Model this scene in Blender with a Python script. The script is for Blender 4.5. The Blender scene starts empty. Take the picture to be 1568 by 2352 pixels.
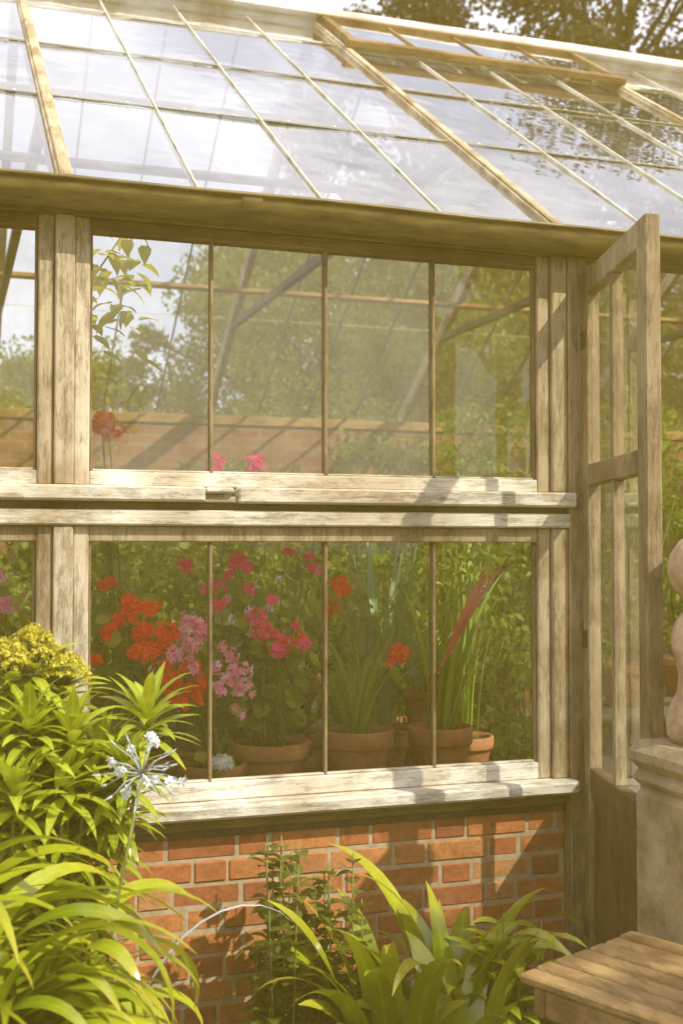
import bpy, math, random
import numpy as np
from mathutils import Vector, Matrix
R = random.Random(7)
D = bpy.data
COL = bpy.context.scene.collection
rad = math.radians
HAZE = 0.030

# ---------------------------------------------------------------- materials
def newmat(name):
    m = D.materials.new(name); m.use_nodes = True
    nt = m.node_tree
    for n in list(nt.nodes): nt.nodes.remove(n)
    out = nt.nodes.new('ShaderNodeOutputMaterial')
    return m, nt, out
def N(nt, t, **kw):
    n = nt.nodes.new(t)
    for k, v in kw.items():
        if k in n.inputs: n.inputs[k].default_value = v
        else: setattr(n, k, v)
    return n
def L(nt, a, b): nt.links.new(a, b)
def c4(c): return (c[0], c[1], c[2], 1)
def ramp(nt, fac, stops):
    r = nt.nodes.new('ShaderNodeValToRGB')
    e = r.color_ramp.elements
    e[0].position, e[0].color = stops[0][0], c4(stops[0][1])
    e[1].position, e[1].color = stops[-1][0], c4(stops[-1][1])
    for p, c in stops[1:-1]:
        k = e.new(p); k.color = c4(c)
    L(nt, fac, r.inputs[0]); return r.outputs[0]
def mixc(nt, f, a, b, mode='MIX'):
    m = nt.nodes.new('ShaderNodeMix'); m.data_type = 'RGBA'; m.blend_type = mode
    for s, v in ((m.inputs[0], f), (m.inputs[6], a), (m.inputs[7], b)):
        if hasattr(v, 'is_linked'): L(nt, v, s)
        elif isinstance(v, (int, float)): s.default_value = v
        else: s.default_value = c4(v)
    return m.outputs[2]
def noise(nt, scale, sc=(1, 1, 1), detail=6, rough=.6, coord='Object'):
    t = nt.nodes.new('ShaderNodeTexCoord'); mp = nt.nodes.new('ShaderNodeMapping')
    mp.inputs['Scale'].default_value = sc
    L(nt, t.outputs[coord], mp.inputs[0])
    n = N(nt, 'ShaderNodeTexNoise', Scale=scale, Detail=detail, Roughness=rough)
    L(nt, mp.outputs[0], n.inputs['Vector'])
    return n.outputs['Fac']
def bump(nt, h, s, d, bsdf):
    b = N(nt, 'ShaderNodeBump', Strength=s, Distance=d)
    L(nt, h, b.inputs['Height']); L(nt, b.outputs[0], bsdf.inputs['Normal'])

def wood(name, sc, light=(.84, .73, .56), dark=(.20, .14, .08), bare=(.42, .32, .21), rough=.75, wear=.47):
    m, nt, out = newmat(name)
    a = N(nt, 'ShaderNodeAttribute', attribute_name='col')
    sp = nt.nodes.new('ShaderNodeSeparateColor'); L(nt, a.outputs['Color'], sp.inputs[0])
    g = noise(nt, 1, sc, 5, .8)
    b = noise(nt, 4, tuple(1 + v / 45 for v in sc), 10, .85)
    st = noise(nt, 2.6, (1, 1, 1), 4, .6)
    fine = noise(nt, 1.0, tuple(v * 2.1 for v in sc), 5, .8)
    col = ramp(nt, g, [(.28, dark), (.45, bare), (.62, tuple(v * .5 + w * .5 for v, w in zip(bare, light)))])
    paint = ramp(nt, g, [(.25, tuple(v * .55 for v in light)), (.48, light)])
    patch = ramp(nt, b, [(wear - .05, (0, 0, 0)), (wear + .04, (1, 1, 1))])
    col2 = mixc(nt, patch, col, paint)
    crack = ramp(nt, fine, [(.33, (.26, .19, .13)), (.43, (1, 1, 1))])
    col3 = mixc(nt, .8, col2, crack, 'MULTIPLY')
    col3 = mixc(nt, .85, col3, ramp(nt, st, [(.36, (.55, .46, .34)), (.56, (1, 1, 1))]), 'MULTIPLY')
    col3 = mixc(nt, 1.0, col3, ramp(nt, sp.outputs[2], [(0, (.70, .64, .55)), (1, (1, 1, 1))]), 'MULTIPLY')
    p = N(nt, 'ShaderNodeBsdfPrincipled', Roughness=rough)
    L(nt, col3, p.inputs['Base Color'])
    hb = mixc(nt, .6, patch, fine); bump(nt, hb, .7, .004, p)
    L(nt, p.outputs[0], out.inputs[0]); return m
WV = wood('weathered_wood_upright', (170, 170, 5))
WH = wood('weathered_wood_level', (5, 170, 170), light=(.97, .91, .78), bare=(.52, .42, .30), wear=.46)
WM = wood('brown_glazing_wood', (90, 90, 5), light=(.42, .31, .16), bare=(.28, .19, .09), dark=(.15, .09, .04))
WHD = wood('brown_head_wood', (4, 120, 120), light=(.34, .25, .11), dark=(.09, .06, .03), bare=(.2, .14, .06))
WR = wood('weathered_wood_rafter', (120, 4, 20), light=(.80, .68, .47), bare=(.46, .33, .17))
WRB = wood('painted_glazing_bar', (60, 2, 8), light=(.92, .89, .72), bare=(.7, .62, .36), dark=(.45, .35, .18), wear=.42)
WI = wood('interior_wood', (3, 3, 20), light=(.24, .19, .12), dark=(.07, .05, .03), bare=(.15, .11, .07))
WO = wood('ochre_wood', (2, 30, 30), light=(.62, .38, .14), dark=(.2, .12, .05), bare=(.42, .25, .09))
WD = wood('vent_wood', (3, 20, 20), light=(.40, .26, .10), dark=(.08, .05, .03), bare=(.22, .13, .05))
WW = wood('ridge_paint', (1.5, 20, 20), light=(.97, .95, .94), dark=(.5, .44, .38), bare=(.8, .74, .68), wear=.4)
WB = wood('bench_wood', (110, 4, 110), light=(.56, .37, .16), dark=(.16, .10, .04), bare=(.38, .24, .10))
WDR = wood('door_and_shaded_post_wood', (150, 150, 5), light=(.58, .46, .29), dark=(.16, .11, .05), bare=(.32, .23, .13))
WDP = wood('door_panel_wood', (120, 120, 5), light=(.22, .14, .07), dark=(.06, .04, .02), bare=(.13, .08, .04))

def plain(name, c1, c2, scale=6, rough=.7, bs=.3, bd=.01, sc=(1, 1, 1), spec=.5):
    m, nt, out = newmat(name)
    n = noise(nt, scale, sc, 8, .65)
    col = ramp(nt, n, [(.32, c1), (.68, c2)])
    p = N(nt, 'ShaderNodeBsdfPrincipled', Roughness=rough)
    p.inputs['Specular IOR Level'].default_value = spec
    L(nt, col, p.inputs['Base Color']); bump(nt, n, bs, bd, p)
    L(nt, p.outputs[0], out.inputs[0]); return m
GUT = plain('gutter_paint', (.09, .062, .016), (.27, .19, .065), 8, .42, .4, .004, (1, 5, 5))
DARKIRON = plain('rusty_iron', (.05, .03, .02), (.14, .08, .04), 30, .6)
MORTAR = plain('mortar', (.38, .28, .17), (.58, .45, .29), 30, .9, .6, .004)
STONE = plain('weathered_stone', (.20, .14, .075), (.62, .47, .29), 6, .9, .9, .022)
STONE2 = plain('warm_carved_stone', (.36, .23, .13), (.74, .54, .36), 14, .9, .8, .016)
SOIL = plain('soil', (.045, .03, .015), (.12, .085, .045), 14, .95, .8, .03)
TERRA = plain('terracotta', (.36, .13, .05), (.58, .26, .11), 12, .85, .2, .003)
BARK = plain('bark', (.05, .035, .02), (.15, .11, .07), 10, .9, .8, .03, (3, 3, .5))
PAVE = plain('paving', (.12, .10, .06), (.22, .18, .12), 5, .9, .4, .01)
MOSS = plain('mossy_putty', (.40, .36, .12), (.66, .60, .34), 30, .8)
LEADC = plain('lead_clip', (.6, .6, .6), (.85, .85, .85), 30, .5)

def brickmat():
    m, nt, out = newmat('red_brick')
    a = N(nt, 'ShaderNodeAttribute', attribute_name='col')
    sp = nt.nodes.new('ShaderNodeSeparateColor'); L(nt, a.outputs['Color'], sp.inputs[0])
    base = ramp(nt, sp.outputs[2], [(0, (.40, .115, .045)), (.35, (.54, .17, .06)), (.7, (.66, .24, .08)), (1, (.64, .30, .12))])
    n = noise(nt, 26, (1, 1, 1), 9, .8)
    n2 = noise(nt, 3, (1, 1, 1), 7, .7)
    col = mixc(nt, .8, base, ramp(nt, n, [(.32, (.45, .38, .32)), (.58, (1.05, 1.05, 1.0))]), 'MULTIPLY')
    col = mixc(nt, ramp(nt, n2, [(.50, (0, 0, 0)), (.78, (.4, .4, .4))]), col, (.52, .36, .18))
    p = N(nt, 'ShaderNodeBsdfPrincipled', Roughness=.85)
    L(nt, col, p.inputs['Base Color']); bump(nt, n, .9, .008, p)
    L(nt, p.outputs[0], out.inputs[0]); return m
BRICK = brickmat()
def farbrick():
    m, nt, out = newmat('far_brick')
    t = nt.nodes.new('ShaderNodeTexCoord'); mp = nt.nodes.new('ShaderNodeMapping')
    mp.inputs['Rotation'].default_value = (rad(90), 0, 0)
    L(nt, t.outputs['Object'], mp.inputs[0])
    b = N(nt, 'ShaderNodeTexBrick', Scale=1.0)
    b.inputs['Color1'].default_value = (.46, .17, .08, 1); b.inputs['Color2'].default_value = (.52, .25, .13, 1)
    b.inputs['Mortar'].default_value = (.42, .33, .2, 1); b.inputs['Mortar Size'].default_value = .008
    b.inputs['Brick Width'].default_value = .225; b.inputs['Row Height'].default_value = .075
    L(nt, mp.outputs[0], b.inputs['Vector'])
    n = noise(nt, 4, (1, 1, 1), 8, .7)
    col = mixc(nt, .9, b.outputs[0], ramp(nt, n, [(.3, (.45, .42, .28)), (.65, (1.05, 1.05, .95))]), 'MULTIPLY')
    p = N(nt, 'ShaderNodeBsdfPrincipled', Roughness=.9); L(nt, col, p.inputs['Base Color'])
    L(nt, p.outputs[0], out.inputs[0]); return m
FBRICK = farbrick()

def leafmat(name, c1, c2, rough=.4, tr=.35, rib=.35, tip=None, spec=.5, glow=(.55, .56, .03)):
    m, nt, out = newmat(name)
    a = N(nt, 'ShaderNodeAttribute', attribute_name='col')
    sp = nt.nodes.new('ShaderNodeSeparateColor'); L(nt, a.outputs['Color'], sp.inputs[0])
    col = mixc(nt, sp.outputs[2], c1, c2)
    if tip:
        tm = ramp(nt, sp.outputs[1], [(.7, (0, 0, 0)), (1, (.8, .8, .8))]); col = mixc(nt, tm, col, tip)
    rb = ramp(nt, sp.outputs[0], [(0, (rib, rib, rib)), (.22, (0, 0, 0))])
    col = mixc(nt, rb, col, tuple(min(1, v * 1.5 + .03) for v in c2))
    n = noise(nt, 25, (1, 1, 1), 4, .6)
    col = mixc(nt, .5, col, ramp(nt, n, [(.3, (.6, .62, .5)), (.65, (1.1, 1.1, 1.0))]), 'MULTIPLY')
    p = N(nt, 'ShaderNodeBsdfPrincipled', Roughness=rough); L(nt, col, p.inputs['Base Color'])
    p.inputs['Specular IOR Level'].default_value = spec
    t = nt.nodes.new('ShaderNodeBsdfTranslucent'); L(nt, mixc(nt, .5, col, glow), t.inputs[0])
    mx = N(nt, 'ShaderNodeMixShader'); mx.inputs[0].default_value = tr
    L(nt, p.outputs[0], mx.inputs[1]); L(nt, t.outputs[0], mx.inputs[2]); L(nt, mx.outputs[0], out.inputs[0]); return m
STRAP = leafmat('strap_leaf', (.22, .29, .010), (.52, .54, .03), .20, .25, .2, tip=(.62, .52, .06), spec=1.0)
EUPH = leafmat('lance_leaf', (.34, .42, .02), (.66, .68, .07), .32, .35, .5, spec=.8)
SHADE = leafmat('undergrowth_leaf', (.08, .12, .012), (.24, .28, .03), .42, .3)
HERB = leafmat('herb_leaf', (.07, .09, .015), (.19, .20, .03), .45, .3)
GERL = leafmat('geranium_leaf', (.15, .24, .02), (.46, .50, .08), .5, .4)
VARI = leafmat('variegated_leaf', (.45, .52, .2), (.85, .84, .5), .5, .4)
GRASS = leafmat('grassy_leaf', (.20, .33, .03), (.50, .58, .09), .35, .4)
BLUEG = leafmat('bluish_leaf', (.22, .34, .16), (.46, .54, .30), .4, .35)
REDL = leafmat('reddish_leaf', (1.0, .18, .10), (1.0, .34, .24), .4, .4, glow=(.9, .25, .15))
TREEL = leafmat('tree_leaf', (.08, .11, .012), (.25, .26, .035), .5, .38)
DTREE = leafmat('dark_tree_leaf', (.045, .04, .02), (.12, .10, .045), .5, .3, glow=(.3, .24, .08))
YELL = leafmat('yellowing_leaf', (.6, .62, .04), (1.0, .85, .05), .5, .5)
STEM = plain('green_stem', (.14, .17, .03), (.30, .28, .08), 20, .6)
GREYST = plain('dry_stem', (.34, .38, .38), (.6, .64, .62), 20, .6)
def petal(name, c, c2):
    m, nt, out = newmat(name)
    a = N(nt, 'ShaderNodeAttribute', attribute_name='col')
    sp = nt.nodes.new('ShaderNodeSeparateColor'); L(nt, a.outputs['Color'], sp.inputs[0])
    col = mixc(nt, sp.outputs[2], c, c2)
    p = N(nt, 'ShaderNodeBsdfPrincipled', Roughness=.6); L(nt, col, p.inputs['Base Color'])
    t = nt.nodes.new('ShaderNodeBsdfTranslucent'); L(nt, col, t.inputs[0])
    mx = N(nt, 'ShaderNodeMixShader'); mx.inputs[0].default_value = .3
    L(nt, p.outputs[0], mx.inputs[1]); L(nt, t.outputs[0], mx.inputs[2]); L(nt, mx.outputs[0], out.inputs[0]); return m
PRED = petal('red_petal', (1.0, .025, .008), (1.0, .11, .015))
PPINK = petal('pink_petal', (1.0, .22, .48), (1.0, .66, .80))
PMAG = petal('magenta_petal', (.95, .01, .16), (1.0, .06, .36))
PWHITE = petal('white_petal', (.85, .87, .92), (.97, .97, .97))
PHONEY = petal('honey_flower', (.58, .50, .04), (.82, .74, .10))

def glassmat(name, dirt, tint=(.98, .98, .94), boost=1.6, rough=.015, dc=(.66, .60, .36), lo=.2, hi=2.0):
    m, nt, out = newmat(name)
    fr = N(nt, 'ShaderNodeFresnel', IOR=1.5)
    mul = N(nt, 'ShaderNodeMath', operation='MULTIPLY', use_clamp=True); mul.inputs[1].default_value = boost
    L(nt, fr.outputs[0], mul.inputs[0])
    tr = N(nt, 'ShaderNodeBsdfTransparent'); tr.inputs[0].default_value = c4(tint)
    gl = N(nt, 'ShaderNodeBsdfGlossy', Roughness=rough); gl.inputs[0].default_value = (1, 1, 1, 1)
    df = N(nt, 'ShaderNodeBsdfDiffuse'); df.inputs[0].default_value = c4(dc)
    tl = N(nt, 'ShaderNodeBsdfTranslucent'); tl.inputs[0].default_value = c4(dc)
    dm = N(nt, 'ShaderNodeMixShader'); dm.inputs[0].default_value = .5
    L(nt, df.outputs[0], dm.inputs[1]); L(nt, tl.outputs[0], dm.inputs[2])
    n = noise(nt, 2.6, (1.8, 1, .6), 9, .72)
    r = ramp(nt, n, [(.36, (dirt * lo,) * 3), (.68, (dirt * hi,) * 3)])
    m1 = N(nt, 'ShaderNodeMixShader'); L(nt, r, m1.inputs[0]); L(nt, tr.outputs[0], m1.inputs[1]); L(nt, dm.outputs[0], m1.inputs[2])
    m2 = N(nt, 'ShaderNodeMixShader'); L(nt, mul.outputs[0], m2.inputs[0]); L(nt, m1.outputs[0], m2.inputs[1]); L(nt, gl.outputs[0], m2.inputs[2])
    b = N(nt, 'ShaderNodeBump', Strength=.14, Distance=.02); L(nt, noise(nt, 3, (1, 1, 1), 2, .5), b.inputs['Height'])
    L(nt, b.outputs[0], gl.inputs['Normal'])
    L(nt, m2.outputs[0], out.inputs[0]); return m
GLU = glassmat('upper_pane_glass', .085, dc=(.74, .74, .46))
GLL = glassmat('lower_pane_glass', .006, boost=.9)
GLR = glassmat('roof_glass', .21, boost=2.1, dc=(.93, .94, .99), lo=.35, hi=1.7)
GLB = glassmat('far_roof_glass', .04, boost=1.0, dc=(.66, .66, .5))

# ---------------------------------------------------------------- geometry
class Geo:
    def __init__(s): s.v = []; s.f = []; s.m = []; s.a = []; s.sm = []
    def add(s, vs, fs, mi=0, at=None, smooth=False):
        o = len(s.v); s.v += [tuple(x) for x in vs]
        s.f += [tuple(i + o for i in f) for f in fs]; s.m += [mi] * len(fs); s.sm += [smooth] * len(fs)
        s.a += at if at else [(.5, .5, .5)] * len(vs)
    def box(s, x0, x1, y0, y1, z0, z1, mi=0, b=.003, M=None, r=None):
        lo = (x0, y0, z0); hi = (x1, y1, z1)
        b = min(b, (x1 - x0) * .4, (y1 - y0) * .4, (z1 - z0) * .4)
        vs = []; idx = {}
        for sx in (0, 1):
            for sy in (0, 1):
                for sz in (0, 1):
                    sg = (sx, sy, sz)
                    for ax in range(3):
                        p = [0, 0, 0]
                        for k in range(3):
                            e = hi[k] if sg[k] else lo[k]
                            if k != ax: e += -b if sg[k] else b
                            p[k] = e
                        idx[(sg, ax)] = len(vs); vs.append(Vector(p))
        fs = []
        cen = Vector(((x0 + x1) / 2, (y0 + y1) / 2, (z0 + z1) / 2))
        def face(ids):
            a, bb, c = vs[ids[0]], vs[ids[1]], vs[ids[2]]
            nn = (bb - a).cross(c - a); mid = sum((vs[i] for i in ids), Vector()) / len(ids)
            fs.append(tuple(ids) if nn.dot(mid - cen) > 0 else tuple(reversed(ids)))
        for ax in range(3):
            o1, o2 = [k for k in range(3) if k != ax]
            for sg in (0, 1):
                ids = []
                for (u, w) in ((0, 0), (1, 0), (1, 1), (0, 1)):
                    q = [0, 0, 0]; q[ax] = sg; q[o1] = u; q[o2] = w
                    ids.append(idx[(tuple(q), ax)])
                face(ids)
            for u in (0, 1):
                for w in (0, 1):
                    q0 = [0, 0, 0]; q0[o1] = u; q0[o2] = w; q1 = list(q0); q1[ax] = 1
                    q0 = tuple(q0); q1 = tuple(q1)
                    face([idx[(q0, o1)], idx[(q1, o1)], idx[(q1, o2)], idx[(q0, o2)]])
        for sx in (0, 1):
            for sy in (0, 1):
                for sz in (0, 1):
                    face([idx[((sx, sy, sz), k)] for k in range(3)])
        if M: vs = [M @ v for v in vs]
        rr = R.random() if r is None else r
        s.add(vs, fs, mi, [(.5, .5, rr)] * 24)
    def tube(s, pts, r0, r1, n=6, mi=0):
        pts = [Vector(p) for p in pts]; vs = []; fs = []
        for i, p in enumerate(pts):
            d = (pts[min(i + 1, len(pts) - 1)] - pts[max(i - 1, 0)]).normalized()
            a = d.cross(Vector((0.3, 1, .1))).normalized()
            if a.length < .1: a = Vector((1, 0, 0))
            b = d.cross(a); r = r0 + (r1 - r0) * i / (len(pts) - 1)
            for k in range(n):
                t = 2 * math.pi * k / n; vs.append(p + a * (r * math.cos(t)) + b * (r * math.sin(t)))
        for i in range(len(pts) - 1):
            for k in range(n):
                fs.append((i * n + k, i * n + (k + 1) % n, (i + 1) * n + (k + 1) % n, (i + 1) * n + k))
        fs.append(tuple(range(n))[::-1]); fs.append(tuple((len(pts) - 1) * n + k for k in range(n)))
        s.add(vs, fs, mi, None, True)
    def lathe(s, prof, c, n=28, mi=0, wob=0):
        vs = []; fs = []
        for (r, z) in prof:
            for k in range(n):
                t = 2 * math.pi * k / n; q = r * (1 + wob * math.sin(5 * t + z * 20))
                vs.append((c[0] + q * math.cos(t), c[1] + q * math.sin(t), c[2] + z))
        for i in range(len(prof) - 1):
            for k in range(n):
                fs.append((i * n + k, i * n + (k + 1) % n, (i + 1) * n + (k + 1) % n, (i + 1) * n + k))
        s.add(vs, fs, mi, None, True)
    def leaf(s, p, az, el, Ln, W, droop, n=6, prof='strap', fold=.25, mi=0, tw=0.0, r=None, pw=1.3):
        """blade growing from p at azimuth az, elevation el, bending down by droop radians"""
        p = Vector(p); rr = R.random() if r is None else r
        vs = []; at = []; fs = []
        dl = Ln / n
        for i in range(n + 1):
            t = i / n
            e = el - droop * t ** pw
            h = Vector((math.cos(az), math.sin(az), 0)); sd = Vector((-math.sin(az), math.cos(az), 0))
            d = h * math.cos(e) + Vector((0, 0, 1)) * math.sin(e)
            nn = -h * math.sin(e) + Vector((0, 0, 1)) * math.cos(e)
            a = tw * t; s2 = sd * math.cos(a) + nn * math.sin(a); n2 = nn * math.cos(a) - sd * math.sin(a)
            if prof == 'strap': w = W * .5 * min(1, .62 + t * 1.5) * (1 - t ** 3.5) + .0004
            elif prof == 'lance': w = W * .5 * math.sin(math.pi * min(1, .08 + t * .92) ** .85) + .0003
            else: w = W * .5 * math.sin(math.pi * min(1, .05 + t * .95) ** .6) + .0003
            vs += [p - s2 * w + n2 * (fold * w), p, p + s2 * w + n2 * (fold * w)]
            at += [(1, t, rr), (0, t, rr), (1, t, rr)]
            p = p + d * dl
        for i in range(n):
            o = i * 3
            fs += [(o, o + 1, o + 4, o + 3), (o + 1, o + 2, o + 5, o + 4)]
        s.add(vs, fs, mi, at, True)
    def head(s, c, rad_, n, mi=0, ps=.012, flat=.75, face=(.15, -.7, .45)):
        """flower umbel: n five-petalled florets on a loose dome turned to the light"""
        c = Vector(c); fv = Vector(face)
        for i in range(n):
            d = (Vector((R.gauss(0, 1), R.gauss(0, 1), R.gauss(0, 1))).normalized() + fv).normalized()
            q = c + Vector((d.x * 1.1, d.y * .7, d.z * flat)) * rad_ * R.uniform(.45, 1.15) + Vector((R.gauss(0, 1), 0, R.gauss(0, 1) - .3)) * rad_ * .42
            a = d.cross(Vector((R.random(), R.random(), R.random()))).normalized(); b = d.cross(a)
            rr = R.random()
            for k in range(5):
                t = 2 * math.pi * k / 5 + R.uniform(-.2, .2); u = a * math.cos(t) + b * math.sin(t); w = d.cross(u)
                z = ps * R.uniform(.8, 1.2)
                s.add([q, q + u * z * .6 - w * z * .38 + d * z * .18, q + u * z * 1.15 + d * z * .1, q + u * z * .6 + w * z * .38 + d * z * .18],
                      [(0, 1, 2, 3)], mi, [(.5, .5, rr)] * 4)
    def rnd(s, p, n, size, mi=0):
        """round lobed leaf"""
        p = Vector(p); n = Vector(n).normalized(); a = n.cross(Vector((.3, .8, .5))).normalized(); b = n.cross(a)
        rr = R.random(); vs = [p]; at = [(0, .2, rr)]; k = 10
        for i in range(k):
            t = 2 * math.pi * i / k; q = size * (1 if i % 2 else .82)
            vs.append(p + a * (q * math.cos(t)) + b * (q * math.sin(t)) + n * size * (.22 if i % 2 else .1)); at.append((1, .9 if i % 2 else .5, rr))
        s.add(vs, [(0, i + 1, (i + 1) % k + 1) for i in range(k)], mi, at, True)
    def build(s, name, mats, parent=None, origin=None):
        o = Vector(parent_world(parent)) if parent is not None else Vector(origin or (0, 0, 0))
        me = D.meshes.new(name)
        me.from_pydata([(v[0] - o[0], v[1] - o[1], v[2] - o[2]) for v in s.v], [], s.f)
        for m in mats: me.materials.append(m)
        me.polygons.foreach_set('material_index', s.m); me.polygons.foreach_set('use_smooth', s.sm)
        at = me.attributes.new('col', 'FLOAT_COLOR', 'POINT')
        at.data.foreach_set('color', np.array([(a[0], a[1], a[2], 1) for a in s.a], dtype=np.float32).ravel())
        me.update()
        ob = D.objects.new(name, me); COL.objects.link(ob)
        if parent is not None: ob.parent = parent
        else: ob.location = o
        return ob
def parent_world(p):
    l = Vector((0, 0, 0))
    while p is not None: l = l + p.location; p = p.parent
    return l
def tag(o, label=None, cat=None, group=None, kind=None):
    if label: o['label'] = label
    if cat: o['category'] = cat
    if group: o['group'] = group
    if kind: o['kind'] = kind
def empty(name, loc, label=None, cat=None, parent=None, group=None):
    e = D.objects.new(name, None); e.empty_display_size = .1; COL.objects.link(e)
    if parent is not None: e.parent = parent; e.location = Vector(loc) - parent_world(parent)
    else: e.location = loc
    tag(e, label, cat, group); return e

def leaf_cloud(name, clumps, per, size, mat, parent, seed, aspect=.45):
    g = np.random.default_rng(seed); C = []
    for (x, y, z, r) in clumps:
        p = g.normal(0, 1, (per, 3)); p /= np.linalg.norm(p, axis=1)[:, None]
        p *= (g.random((per, 1)) ** .45) * r; p[:, 2] *= .75; C.append(p + np.array((x, y, z)))
    C = np.concatenate(C); n = len(C)
    a = g.normal(0, 1, (n, 3)); a[:, 2] -= .35; a /= np.linalg.norm(a, axis=1)[:, None]
    t = g.normal(0, 1, (n, 3)); t[:, 2] += .8
    b = np.cross(t, a); b /= np.linalg.norm(b, axis=1)[:, None]; c = np.cross(a, b)
    L_ = size * g.uniform(.6, 1.3, (n, 1)); w = L_ * aspect * .5
    V = np.stack([C - a * L_ * .5, C - b * w + c * w * .35, C + a * L_ * .5 - c * w * .3, C + b * w + c * w * .35], 1).reshape(-1, 3)
    o = parent_world(parent); V -= np.array(o)
    me = D.meshes.new(name); me.vertices.add(4 * n); me.vertices.foreach_set('co', V.ravel().astype(np.float32))
    me.loops.add(4 * n); me.loops.foreach_set('vertex_index', np.arange(4 * n, dtype=np.int32))
    me.polygons.add(n); me.polygons.foreach_set('loop_start', np.arange(0, 4 * n, 4, dtype=np.int32))
    try: me.polygons.foreach_set('loop_total', np.full(n, 4, dtype=np.int32))
    except Exception: pass
    me.materials.append(mat)
    me.update(calc_edges=True)
    at = me.attributes.new('col', 'FLOAT_COLOR', 'POINT')
    rr = np.repeat(g.random(n), 4); ac = np.tile([.1, 1, .1, 1], n)
    at.data.foreach_set('color', np.stack([ac, ac * .5, rr, np.ones(4 * n)], 1).astype(np.float32).ravel())
    ob = D.objects.new(name, me); COL.objects.link(ob); ob.parent = parent; return ob

# ---------------------------------------------------------------- ground
g = Geo(); g.add([(-300, -300, 0), (300, -300, 0), (300, 300, 0), (-300, 300, 0)], [(0, 1, 2, 3)])
GR = plain('garden_ground', (.07, .08, .015), (.16, .16, .04), 3, .95, .6, .03)
o = g.build('ground', [GR]); tag(o, kind='structure')
g = Geo(); g.add([(-2.9, -1.9, .004), (2.0, -1.9, .004), (2.0, -.02, .004), (-2.9, -.02, .004)], [(0, 1, 2, 3)])
o = g.build('flower_bed_soil', [SOIL]); tag(o, kind='structure')
g = Geo()
for i in range(16):
    for j in range(9):
        x = -2.9 + i * .61; y = .25 + j * .6
        g.box(x, x + .6, y, y + .59, -.05, .008, 0, .004)
o = g.build('paved_floor', [PAVE]); tag(o, kind='structure')
g = Geo()
for j in range(5):
    g.box(2.07, 2.75, -.6 - j * .61, -.01 - j * .61, -.05, .012, 0, .006)
o = g.build('stone_path', [PAVE]); tag(o, kind='structure')

# ---------------------------------------------------------------- greenhouse
GH = empty('greenhouse', (0, 0, 0), 'old glasshouse with weathered wooden frames on a low red brick wall', 'greenhouse')
PX = [.331 + 1.626 * k for k in range(-2, 5)]
XL, XR = PX[0], PX[-1]

def brickwall(x0, x1, top=.725):
    g = Geo(); ch = .072; nrow = int(top / ch) + 1
    for i in range(nrow):
        z1 = top - i * ch; z0 = z1 - ch + .007
        if z1 < 0.0: break
        x = x0 - (.162 if i % 2 else 0) + R.uniform(-.006, .006); st = True
        while x < x1:
            w = (.210 if st else .1015) + R.uniform(-.005, .005)
            a, b_ = max(x, x0), min(x + w, x1)
            if b_ - a > .02:
                dy = R.uniform(-.003, .003)
                g.box(a, b_, -.011 + dy, .05, z0 + R.uniform(-.002, .002), z1 + R.uniform(-.002, .001), 0, .006, r=min(1, max(0, R.gauss(.5, .24))))
            x += w + .007; st = not st
    g.box(x0 + .003, x1 - .003, -.0075, .2, -.05, top - .004, 1, .002)
    return g.build('brick_wall', [BRICK, MORTAR], GH)
brickwall(XL, 1.985); brickwall(2.87, XR)

def post(x0, x1, z0, z1, y0=-.045, y1=.06, m=WV):
    g = Geo(); g.box(x0, x1, y0, y1, z0, z1, 0, .004); return g.build('post', [m], GH)
for px in PX[:-1]:
    if 3 < px: continue
    mm = WDR if px > 1.5 else WV  # darker wood on the post by the door paints in the door's shadow
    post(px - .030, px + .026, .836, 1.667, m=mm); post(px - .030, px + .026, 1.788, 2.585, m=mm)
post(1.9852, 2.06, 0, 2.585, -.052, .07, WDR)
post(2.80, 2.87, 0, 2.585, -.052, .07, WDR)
for px in PX[4:]:
    post(px - .030, px + .026, .836, 1.667); post(px - .030, px + .026, 1.788, 2.585)

g = Geo()
for (a, b) in ((XL, 1.985), (2.871, XR)):
    ext = .012 if b < 2 else 0
    if b < 2:
        g.box(a, .742, -.082, .03, 1.741, 1.786, 0, .006, r=.9)
        g.box(.742, .845, -.060, .03, 1.7395, 1.758, 0, .003, r=.3)
        g.box(.7435, .832, -.081, .03, 1.7665, 1.7845, 0, .006, r=.8)
        g.box(.846, 2.0, -.080, .03, 1.738, 1.7865, 0, .006, r=.95)
    else: g.box(a, b, -.080, .03, 1.738, 1.786, 0, .006)
    g.box(a, b, -.022, .05, 1.715, 1.739, 2, .001)
    g.box(a, b + ext * .5, -.055, .05, 1.669, 1.716, 0, .005, r=.8)
    g.box(a, b + ext, -.098, .05, .792, .8345, 0, .008, r=.8)
    g.box(a, b, -.040, .05, .752, .7915, 2, .003)
    g.box(a, b, -.018, .05, .7265, .7515, 1, .002)
g.build('sill_rail', [WH, DARKIRON, WHD], GH)
g = Geo()
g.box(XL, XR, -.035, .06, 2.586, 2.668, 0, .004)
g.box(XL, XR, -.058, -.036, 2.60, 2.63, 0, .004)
g.build('head_plate', [WHD], GH)

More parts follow.
